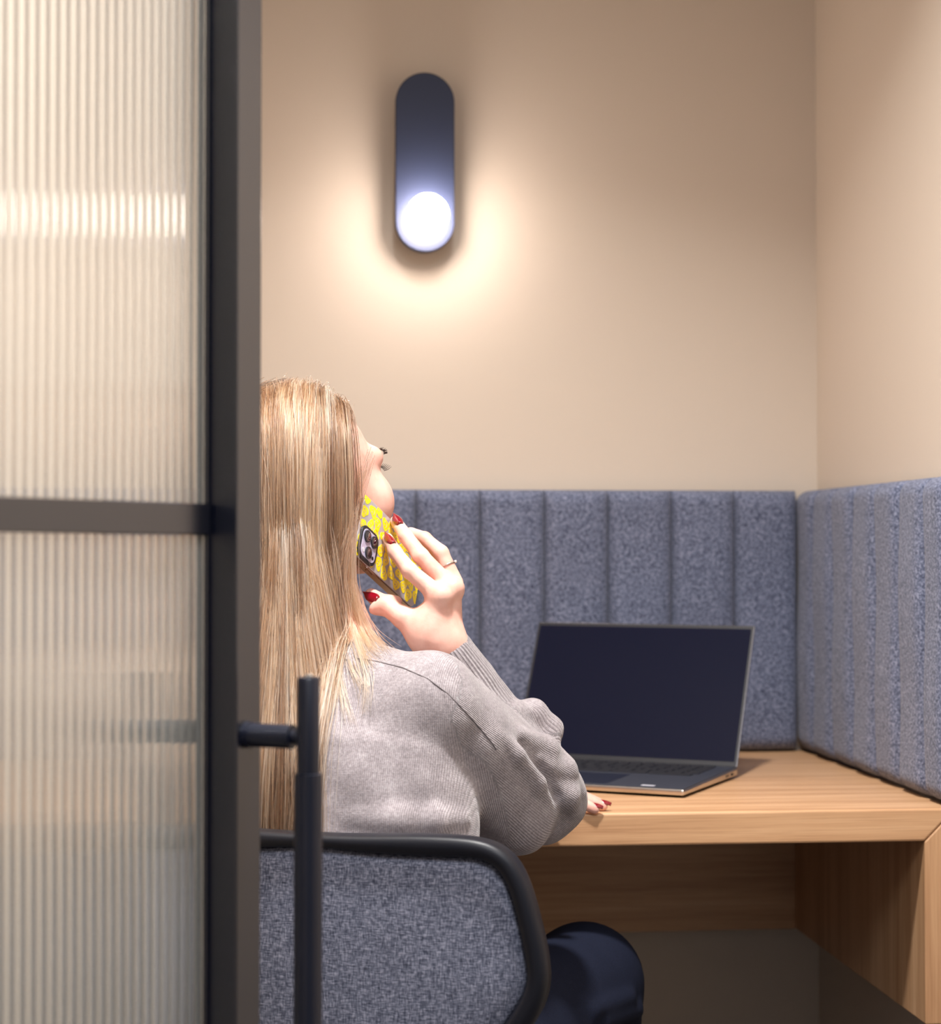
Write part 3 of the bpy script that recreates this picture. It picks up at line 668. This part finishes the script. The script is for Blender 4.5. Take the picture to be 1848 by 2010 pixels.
V, Q = polygonise(T, tp.min(0)-.10, tp.max(0)+.10, .004); V = relax(V, Q, 2)
meshobj('trousers', V, Q, M['trouser'], person)
for An, dr in ((AR, nrm(FW*.8+RT*.5)), (AL_, nrm(FW+RT*.2))):
    f = Field(); g0 = np.array([An[0], An[1], .045]); fl = nrm([dr[0], dr[1], 0]); f.cone(g0-fl*.03, g0+fl*.06, .038, .036, .02); f.cone(g0+fl*.06, g0+fl*.15-UPW*.012, .036, .026, .02); f.cone(g0-fl*.02, np.array([An[0], An[1], .14]), .034, .036, .02)
    V, Q = polygonise(f, g0-.24, g0+np.array([.24, .24, .15]), .005); V[:, 2] = np.maximum(V[:, 2], .002); meshobj('shoe', V, Q, M['shoe'], person)
# ------------------------------------------------------------------ nails, ring, lashes
def nail(base, tip, up, w, parent=person):
    """almond nail lying on the back of a finger end"""
    t = nrm(tip-base); u = nrm(up-t*np.dot(up, t)); s = np.cross(t, u); L = np.linalg.norm(tip-base); bm = bmesh.new(); g = []
    for i in range(11):
        v = i/10; wid = w*(1-abs(2*max(0, v-.45)/1.1)**2.2)*(1-.35*max(0, .25-v)/.25) if v < 1 else w*.12
        g.append([bm.verts.new(base+t*(v*L)+s*(wid*x/4)+u*(.0013*(1-(x/4)**2)*1.0 - .0022*(x/4)**2 + .0008*math.sin(v*3.1))) for x in range(-4, 5)])
    lo = [[bm.verts.new(Vector(v.co)-Vector(u)*.0008) for v in r] for r in g]
    for i in range(10):
        for j in range(8): bm.faces.new([g[i][j], g[i][j+1], g[i+1][j+1], g[i+1][j]]); bm.faces.new([lo[i][j], lo[i+1][j], lo[i+1][j+1], lo[i][j+1]])
    for i in range(10): bm.faces.new([g[i][0], g[i+1][0], lo[i+1][0], lo[i][0]]); bm.faces.new([g[i][8], lo[i][8], lo[i+1][8], g[i+1][8]])
    for j in range(8): bm.faces.new([g[0][j], lo[0][j], lo[0][j+1], g[0][j+1]]); bm.faces.new([g[10][j], g[10][j+1], lo[10][j+1], lo[10][j]])
    return obj('fingernail', bm, M['nail'], parent, smooth=True)
def nail_on(px0, py0, px1, py1, w, lift=.0008):
    a = B.hit(px0, py0); g = B.grad(a[None])[0]; d = np.linalg.norm(a-CAM)/np.linalg.norm(ray(px0, py0))
    b = on_plane(px1, py1, a, nrm(g)); return nail(a+g*lift, b+g*lift, g, w)
nail_on(773, 1066, 755, 1046, .0052); nail_on(786, 1028, 773, 1009, .0054); nail_on(742, 1176, 713, 1163, .0062)
for a, b, w in ((LM[0], LT[0], .0046), (LM[1], LT[1], .0048), (LTh[1], LTh[2], .005)):
    t = nrm(b-a); nail(b-t*.003+UPW*.0062, b+t*.0105+UPW*.0042, UPW, w)
rp = R_[0]*.42+R_[1]*.58; rt = nrm(R_[1]-R_[0]); rx = nrm(np.cross(rt, FW)); ry = np.cross(rt, rx)
bm = bmesh.new(); add_tube(bm, [rp+(rx*math.cos(2*math.pi*k/32)+ry*math.sin(2*math.pi*k/32))*.0098 for k in range(33)], .0009, 8)
ring = obj('ring', bm, M['silver'], person, smooth=True); ring['label'] = 'thin silver ring with a small stone'
side = rx if np.dot(rx, RT) > 0 else -rx
bm = bmesh.new(); bmesh.ops.create_icosphere(bm, subdivisions=2, radius=.0019, matrix=Matrix.Translation(Vector(rp+side*.0108))); obj('stone', bm, plain('clear_stone', (.8, .82, .86, 1), .08, metal=.8), ring)
for s in (1, -1):
    bm = bmesh.new(); bmesh.ops.create_uvsphere(bm, u_segments=24, v_segments=16, radius=.0118, matrix=Matrix.Translation(Vector(H(.032*s, .074, .002)))); obj('eye', bm, M['eye'], person, smooth=True)
    bm = bmesh.new()
    for k in range(13):
        a = -1+2*k/12; p = H(.032*s+.013*a, .0925-.004*a*a, .007-.004*a*a); q = p+HS*(hF*.008+hU*.0035+hR*.0055*a); add_tube(bm, [p, (p+q)/2-hU*.001, q], [.0005, .0004, .00012], 5)
    obj('eyelash', bm, M['lash'], person)
    bm = bmesh.new()
    for k in range(40):
        a = -1+2*k/39; p = H(.034*s+.017*a, .0965-.011*(max(0, a*s))**2, .027-.004*a*a); q = p+hR*.006*s+hU*random.uniform(-.001, .003); add_tube(bm, [p, q], [.0005, .0002], 4)
    obj('eyebrow', bm, M['lash'], person)
# ------------------------------------------------------------------ hair
class Col:
    """what hair cannot enter: skull, neck, sweater"""
    def __init__(s): s.f = Field(); s.f.items = list(B.items[:2]) + [B.items[i] for i in range(2, 12)]
    def __call__(s, P): return np.minimum(np.minimum(s.f(P), S0_lite(P)), Cone_neck(P))
S0_lite = Field(); S0_lite.items = torso_items
Cone_neck = Field().cone(H(0, -.022, -.05), NEC-tF*.01, .050, .056).cone(H(0, -.038, .0), CHE+UPW*.06-tF*.075, .058, .045, .02)
FACE = Field().ell(H(.03, .075, -.03), ha, (.062, .05, .085))
colf = Col()
def grad(f, P, e=.002):
    g = np.stack([f(P+np.eye(3)[i]*e)-f(P-np.eye(3)[i]*e) for i in range(3)], 1); return g/(np.linalg.norm(g, axis=1, keepdims=True)+1e-9)
def grow(roots, v0, lens, layer, step=.011):
    P = roots.copy(); v = v0.copy(); out = [P.copy()]; n = int(.66/step); trav = np.zeros(len(P))
    for k in range(n):
        g = np.array([0, 0, -1.0]); v = v*.80 + g*.20; v /= np.linalg.norm(v, axis=1, keepdims=True)
        st = np.where(trav < lens, step, 0)[:, None]; Pn = P + v*st
        off = np.minimum(layer, .002+trav*.35)
        for _ in range(2):
            d = colf(Pn); m = d < off
            if m.any():
                G = grad(colf, Pn[m]); tor = (S0_lite(Pn[m]) < off[m]+.002) & ((Pn[m]-NEC) @ tF < .03); G = np.where(tor[:, None], nrm(-tF+UPW*.15)[None]*.85+G*.15, G)
                Pn[m] += G*(off[m]-d[m])[:, None].clip(0, .02)
        q = (Pn-HCn)/HS; qu, qf = q @ hU, q @ hF; flim = np.interp(qu, [-.5, -.16, -.055, .04, .085], [.0, -.055, -.052, .04, .2])
        m = (qf > flim) & (Pn[:, 2] > NEC[2]+.02); Pn[m] -= hF[None]*(qf-flim)[m][:, None].clip(0, .0065)
        d = FACE(Pn); m = d < .002
        if m.any():
            G = grad(FACE, Pn[m]); G = G - 0*G; Pn[m] += (G*.6 + (-hF*.4)[None])*(.002-d[m])[:, None].clip(0, .006)
        q = Pn-PC; a, b, c = q @ pa, q @ pbv, q @ pn
        m = (np.abs(a) < PL/2+.004) & (np.abs(b) < PW/2+.004) & (np.abs(c) < PTH/2+.003)
        if m.any(): Pn[m] += pbv*0 + (-pn)[None]*(PTH/2+.003+c[m])[:, None].clip(0, .008)*0 + (hF*-1)[None]*.006
        dv = Pn-P; ln = np.linalg.norm(dv, axis=1, keepdims=True); v = np.where(ln > 1e-5, dv/np.maximum(ln, 1e-5), v)
        P = Pn; trav += st[:, 0]; out.append(P.copy())
    return np.stack(out, 1)
def scalp(n):
    r = RNG.normal(size=(n*4, 3)); r /= np.linalg.norm(r, axis=1, keepdims=True); R = np.array(ha); c = H(0, -.012, .034)
    loc = r                                                        # (right, forward, up) on the skull
    front = loc[:, 1]; up = loc[:, 2]
    ok = (up > -.55) & ((front < .15) | ((up > .42+.25*front) & (front < .72)) ) & ~((front > -.05) & (up < .05))
    loc = loc[ok][:n]; rad = np.array([.074, .094, .086])*HS*1.005
    P = c + (loc*rad) @ R; return loc, P
NG = 1150
loc, roots = scalp(NG); NG = len(roots); R3 = np.array(ha)
sgn = np.where(loc[:, 0] > .0, 1.0, -1.0)
dirl = np.stack([sgn*(.55+.2*RNG.random(NG)), -.55-.9*np.clip(loc[:, 1]+.2, 0, 1), .10*np.ones(NG)], 1)
dirw = dirl @ R3; nl = (loc/np.array([.074, .094, .086])); nw = nl @ R3; nw /= np.linalg.norm(nw, axis=1, keepdims=True)
tan = dirw - nw*(dirw*nw).sum(1, keepdims=True); tan /= np.linalg.norm(tan, axis=1, keepdims=True)
low = loc[:, 2] < .2
v0 = np.where(low[:, None], tan*.4+np.array([0, 0, -.8]), tan*.95+nw*.12); v0 /= np.linalg.norm(v0, axis=1, keepdims=True)
lens = .50 + .12*loc[:, 2] + RNG.normal(size=NG)*.025; lens = np.clip(lens - .10*np.clip(loc[:, 1], 0, 1), .34, .64)
hgt_ = np.clip((loc[:, 2]+.55)/1.5, 0, 1)
G = grow(roots, v0, lens, .0015+hgt_**1.3*(.004+.007*RNG.random(NG)))
NCH = 22; K = G.shape[1]; ii = np.repeat(np.arange(NG), NCH); n = len(ii)
tpar = np.linspace(0, 1, K)[None, :, None]
o1 = RNG.normal(size=(n, 3))*.0036; clump = .35+.65*(1-tpar)**.8
ph = RNG.random((n, 1))*6.28; wav = (RNG.normal(size=(n, 3))*.0010)[:, None, :]*np.sin(tpar*14+ph[:, None, :])
C = G[ii] + o1[:, None, :]*clump + RNG.normal(size=(n, 1, 3))*.0035*tpar**2 + wav
tone = np.clip(.5+RNG.normal(size=NG)*.34, 0, 1)[ii]
fly = RNG.random(n) < .055; C[fly] += (RNG.normal(size=(fly.sum(), 1, 3))*.012)*tpar**1.2 + (RNG.normal(size=(fly.sum(), 1, 3))*.006)*np.sin(tpar*7)
# vary strand lengths by resampling
fl = RNG.uniform(.82, 1.0, n); K2 = 40; idx = np.linspace(0, 1, K2)[None]*(fl[:, None])*(K-1); i0 = np.floor(idx).astype(int).clip(0, K-2); w = (idx-i0)[:, :, None]
C = np.take_along_axis(C, i0[:, :, None], 1)*(1-w) + np.take_along_axis(C, i0[:, :, None]+1, 1)*w
flat = C.reshape(-1, 3)
for ch in np.array_split(np.arange(len(flat)), 8):
    d = colf(flat[ch]); m = d < .0008
    if m.any(): q = flat[ch][m]; flat[ch[m]] = q + grad(colf, q)*(.001-d[m])[:, None]
LOCKS = [[(696, 1000), (693, 1060), (694, 1130), (702, 1190), (722, 1240), (746, 1276)], [(686, 1000), (685, 1090), (690, 1170), (704, 1235), (730, 1275)], [(690, 1050), (690, 1120), (694, 1185), (712, 1240), (736, 1280), (752, 1290)], [(680, 1060), (682, 1140), (688, 1210), (700, 1262)], [(672, 1150), (684, 1215), (706, 1280), (722, 1335), (716, 1398)], [(664, 1180), (674, 1250), (690, 1310), (712, 1360)], [(655, 1220), (660, 1290), (672, 1350), (686, 1420)], [(684, 1160), (704, 1220), (730, 1262), (748, 1278)], [(690, 1150), (712, 1205), (738, 1250), (770, 1283)], [(648, 1240), (652, 1320), (656, 1380)], [(676, 1170), (696, 1240), (715, 1290), (728, 1310)]]
lc = []
for L_ in LOCKS:
    P3 = []
    for px, py in L_:
        p = SW_.hit(px, py) if py > 1262 else None
        zz = float((p-CAM) @ FW)-.004 if p is not None else 2.035
        P3.append(U(px, py, min(zz, 2.05)))
    P3 = np.array(P3); tk = np.linspace(0, 1, len(P3)); tq = np.linspace(0, 1, K2); base = np.stack([np.interp(tq, tk, P3[:, j]) for j in range(3)], 1)
    for _ in range(6): base[1:-1] = (base[:-2]+base[1:-1]*2+base[2:])/4
    for _ in range(30):
        o_ = RNG.normal(size=3)*.0042; lc.append(base + o_*(1.1-.8*tq[:, None]) + RNG.normal(size=3)*.005*tq[:, None]**2.5)
for L_ in ([(718, 915), (703, 965), (695, 1015), (698, 1065), (710, 1112)], [(722, 905), (708, 955), (692, 1010), (690, 1060), (694, 1120)], [(730, 890), (716, 930), (702, 962), (690, 1000), (684, 1050)], [(715, 925), (704, 962), (696, 1000), (692, 1045)]):
    P3 = np.array([U(px, py, 2.062-.00022*max(0, py-960)*0) for px, py in L_]); tk = np.linspace(0, 1, len(P3)); tq = np.linspace(0, 1, K2); base = np.stack([np.interp(tq, tk, P3[:, j]) for j in range(3)], 1)
    for _ in range(6): base[1:-1] = (base[:-2]+base[1:-1]*2+base[2:])/4
    for _ in range(10): lc.append(base + RNG.normal(size=3)*.0034 + RNG.normal(size=3)*.003*tq[:, None]**2)
lc = np.array(lc)
def hair_object(name, C, rad, m, parent, tone):
    hc = bpy.data.hair_curves.new(name); hc.add_curves([C.shape[1]]*len(C)); hc.attributes['position'].data.foreach_set('vector', C.astype(np.float32).ravel())
    ra = hc.attributes.get('radius') or hc.attributes.new('radius', 'FLOAT', 'POINT'); t = np.linspace(0, 1, C.shape[1]); rv = rad*np.where(t < .75, 1, 1-(t-.75)/.25*.75)
    ra.data.foreach_set('value', np.tile(rv, len(C)).astype(np.float32)); hc.materials.append(m)
    ta = hc.attributes.new('tone', 'FLOAT', 'CURVE'); ta.data.foreach_set('value', tone.astype(np.float32))
    o = bpy.data.objects.new(name, hc); link(o, parent); return o
hair_object('hair', np.concatenate([flat.reshape(C.shape), lc]), .00025, M['hair'], person, np.concatenate([tone, np.full(len(lc), .8)]))['label'] = 'long straight blonde hair hanging down the back'
# ------------------------------------------------------------------ smartphone
phone = tag(empty('smartphone', PC), 'smartphone in a yellow patterned case held at the ear', 'phone')
def pf(c): return PC + pn*c
bm = bmesh.new(); add_prism(bm, rrect(PL, PW, .013), PC, pa, pbv, pn, -PTH/2+.0012, PTH/2-.0012); obj('case_side', bm, M['caseside'], phone, bevel=.001)['label'] = 'amber brown case edge'
bm = bmesh.new(); add_prism(bm, rrect(PL-.0012, PW-.0012, .0125), PC, pa, pbv, pn, PTH/2-.0013, PTH/2); obj('case_back', bm, M['casegrey'], phone, bevel=.0006)['label'] = 'clear grey case back'
bm = bmesh.new(); add_prism(bm, rrect(PL-.003, PW-.003, .012), PC, pa, pbv, pn, -PTH/2, -PTH/2+.0013); obj('screen', bm, M['screen'], phone)
box('side_button', (-.035, PW/2-.0005, -.0015), (-.021, PW/2+.0006, .0015), M['caseside'], phone, (PC, pa, pbv, pn), bevel=.0004)
# melted yellow blobs with dot and line marks
bm = bmesh.new(); bk_ = bmesh.new(); rng = np.random.default_rng(3)
mc = (-.0515, .0165); ncol, nrow = 4, 9
inside = lambda a, b: abs(a) < PL/2-.002 and abs(b) < PW/2-.002
for i in range(nrow+1):
    for j in range(ncol+1):
        ca = -PL/2+.008+(i)*(PL-.012)/nrow + rng.uniform(-.002, .002); cb_ = -PW/2+.006+j*(PW-.012)/ncol + (.006 if i % 2 else -.003) + rng.uniform(-.0015, .0015)
        if max(abs(ca-mc[0]), abs(cb_-mc[1])) < .010 or not inside(ca, cb_): continue
        ra, rb = rng.uniform(.0068, .0077), rng.uniform(.0066, .0076); p1, p2, th = rng.uniform(0, 6.28), rng.uniform(0, 6.28), rng.uniform(-.9, .9)
        pts = []
        for k in range(40):
            t = 2*math.pi*k/40; q = 1+.14*math.sin(2*t+p1)+.15*math.sin(3*t+p2); x_, y_ = ra*q*math.cos(t), rb*q*math.sin(t)
            a, b = ca+x_*math.cos(th)-y_*math.sin(th), cb_+x_*math.sin(th)+y_*math.cos(th); pts.append((min(max(a, -PL/2+.0015), PL/2-.0015), min(max(b, -PW/2+.0015), PW/2-.0015)))
        add_prism(bm, pts, PC, pa, pbv, pn, PTH/2-.0002, PTH/2+.00025)
        rot = lambda x, y: (ca+x*math.cos(th)-y*math.sin(th), cb_+x*math.sin(th)+y*math.cos(th))
        for ex in (-.0020, .0020):
            e = [rot(-.0020+.0011*math.cos(t), ex+.0007*math.sin(t)) for t in np.linspace(0, 2*math.pi, 13)[:-1]]
            if all(inside(*q) for q in e): add_prism(bk_, e, PC, pa, pbv, pn, PTH/2, PTH/2+.0004)
        arc = [rot(.0008+.0022*math.cos(t), .0036*math.sin(t)) for t in np.linspace(-1.4, 1.4, 11)]; arc2 = [rot(.0002+.0021*math.cos(t), .0034*math.sin(t)) for t in np.linspace(1.35, -1.35, 11)]
        if all(inside(*q) for q in arc): add_prism(bk_, arc+arc2, PC, pa, pbv, pn, PTH/2, PTH/2+.0004)
pr_ = obj('case_print', bm, M['yellow'], phone); pr_['label'] = 'yellow melted blob print'
obj('print_marks', bk_, M['casegrey'], pr_)
cm = empty('camera_module'); cm.location = Vector(PP(mc[0], mc[1], PTH/2)); cm.parent = phone; cm.matrix_parent_inverse = Matrix.Translation(-Vector(PC))
Pm = PC + pa*mc[0] + pbv*mc[1]
bm = bmesh.new(); add_prism(bm, rrect(.0395, .0395, .011), Pm, pa, pbv, pn, PTH/2-.0003, PTH/2+.0030); obj('camera_surround', bm, M['keys'], cm, bevel=.0012, seg=3)
bm = bmesh.new(); add_prism(bm, rrect(.0325, .0325, .008), Pm, pa, pbv, pn, PTH/2+.0025, PTH/2+.0033); obj('camera_plate', bm, M['lilac'], cm, bevel=.0003)
for a, b in ((-.0078, -.0078), (.0078, -.0078), (0, .0085)):
    c = Pm+pa*a+pbv*b; lens_ = tube('lens_ring', [c+pn*(PTH/2+.003), c+pn*(PTH/2+.0048)], .0068, M['silver'], cm, 32); lens_.data.materials[0] = M['keys']
    bm = bmesh.new(); bmesh.ops.create_uvsphere(bm, u_segments=24, v_segments=12, radius=.0056); bmesh.ops.transform(bm, matrix=Matrix.Translation(Vector(c+pn*(PTH/2+.0046))) @ Matrix([list(pa), list(pbv), list(pn)]).transposed().to_4x4() @ Matrix.Diagonal((1, 1, .16, 1)), verts=bm.verts)
    obj('lens_glass', bm, M['glasslens'], lens_, smooth=True)
for a, b, r in ((-.0105, .0095, .0026), (.0110, .0100, .0020)):
    c = Pm+pa*a+pbv*b; tube('flash', [c+pn*(PTH/2+.003), c+pn*(PTH/2+.0036)], r, M['white_label'] if r > .0022 else M['keys'], cm, 20)
# ------------------------------------------------------------------ light
def area(name, loc, rot, size, power, col, sy=None, spread=180):
    l = bpy.data.lights.new(name, 'AREA'); l.energy = power; l.color = col; l.size = size; l.spread = math.radians(spread)
    l.shape = 'RECTANGLE' if sy else 'DISK'
    if sy: l.size_y = sy
    o = bpy.data.objects.new(name, l); COL.objects.link(o); o.location = loc; o.rotation_euler = rot; return o
area('booth_downlight', (.22, 1.62, HC-.01), (0, 0, 0), .16, 25, (1, .97, .94), spread=118)
area('corridor_ceiling_panel', (.2, -.25, 2.75), (math.radians(22), 0, 0), .9, 40, (.95, .97, 1), sy=.9)
w = bpy.data.worlds.new('world'); SC.world = w; w.use_nodes = True; bg = w.node_tree.nodes['Background']; bg.inputs[0].default_value = (.9, .93, 1, 1); bg.inputs[1].default_value = .2
SC.view_settings.view_transform = 'Standard'; SC.view_settings.look = 'None'; SC.view_settings.exposure = .28; SC.view_settings.gamma = 1; SC.view_settings.use_curve_mapping = False
SC.cycles.use_denoising = True
SC.cycles.max_bounces = 14; SC.cycles.transmission_bounces = 10; SC.cycles.transparent_max_bounces = 24; SC.cycles.caustics_refractive = True; SC.cycles.caustics_reflective = False
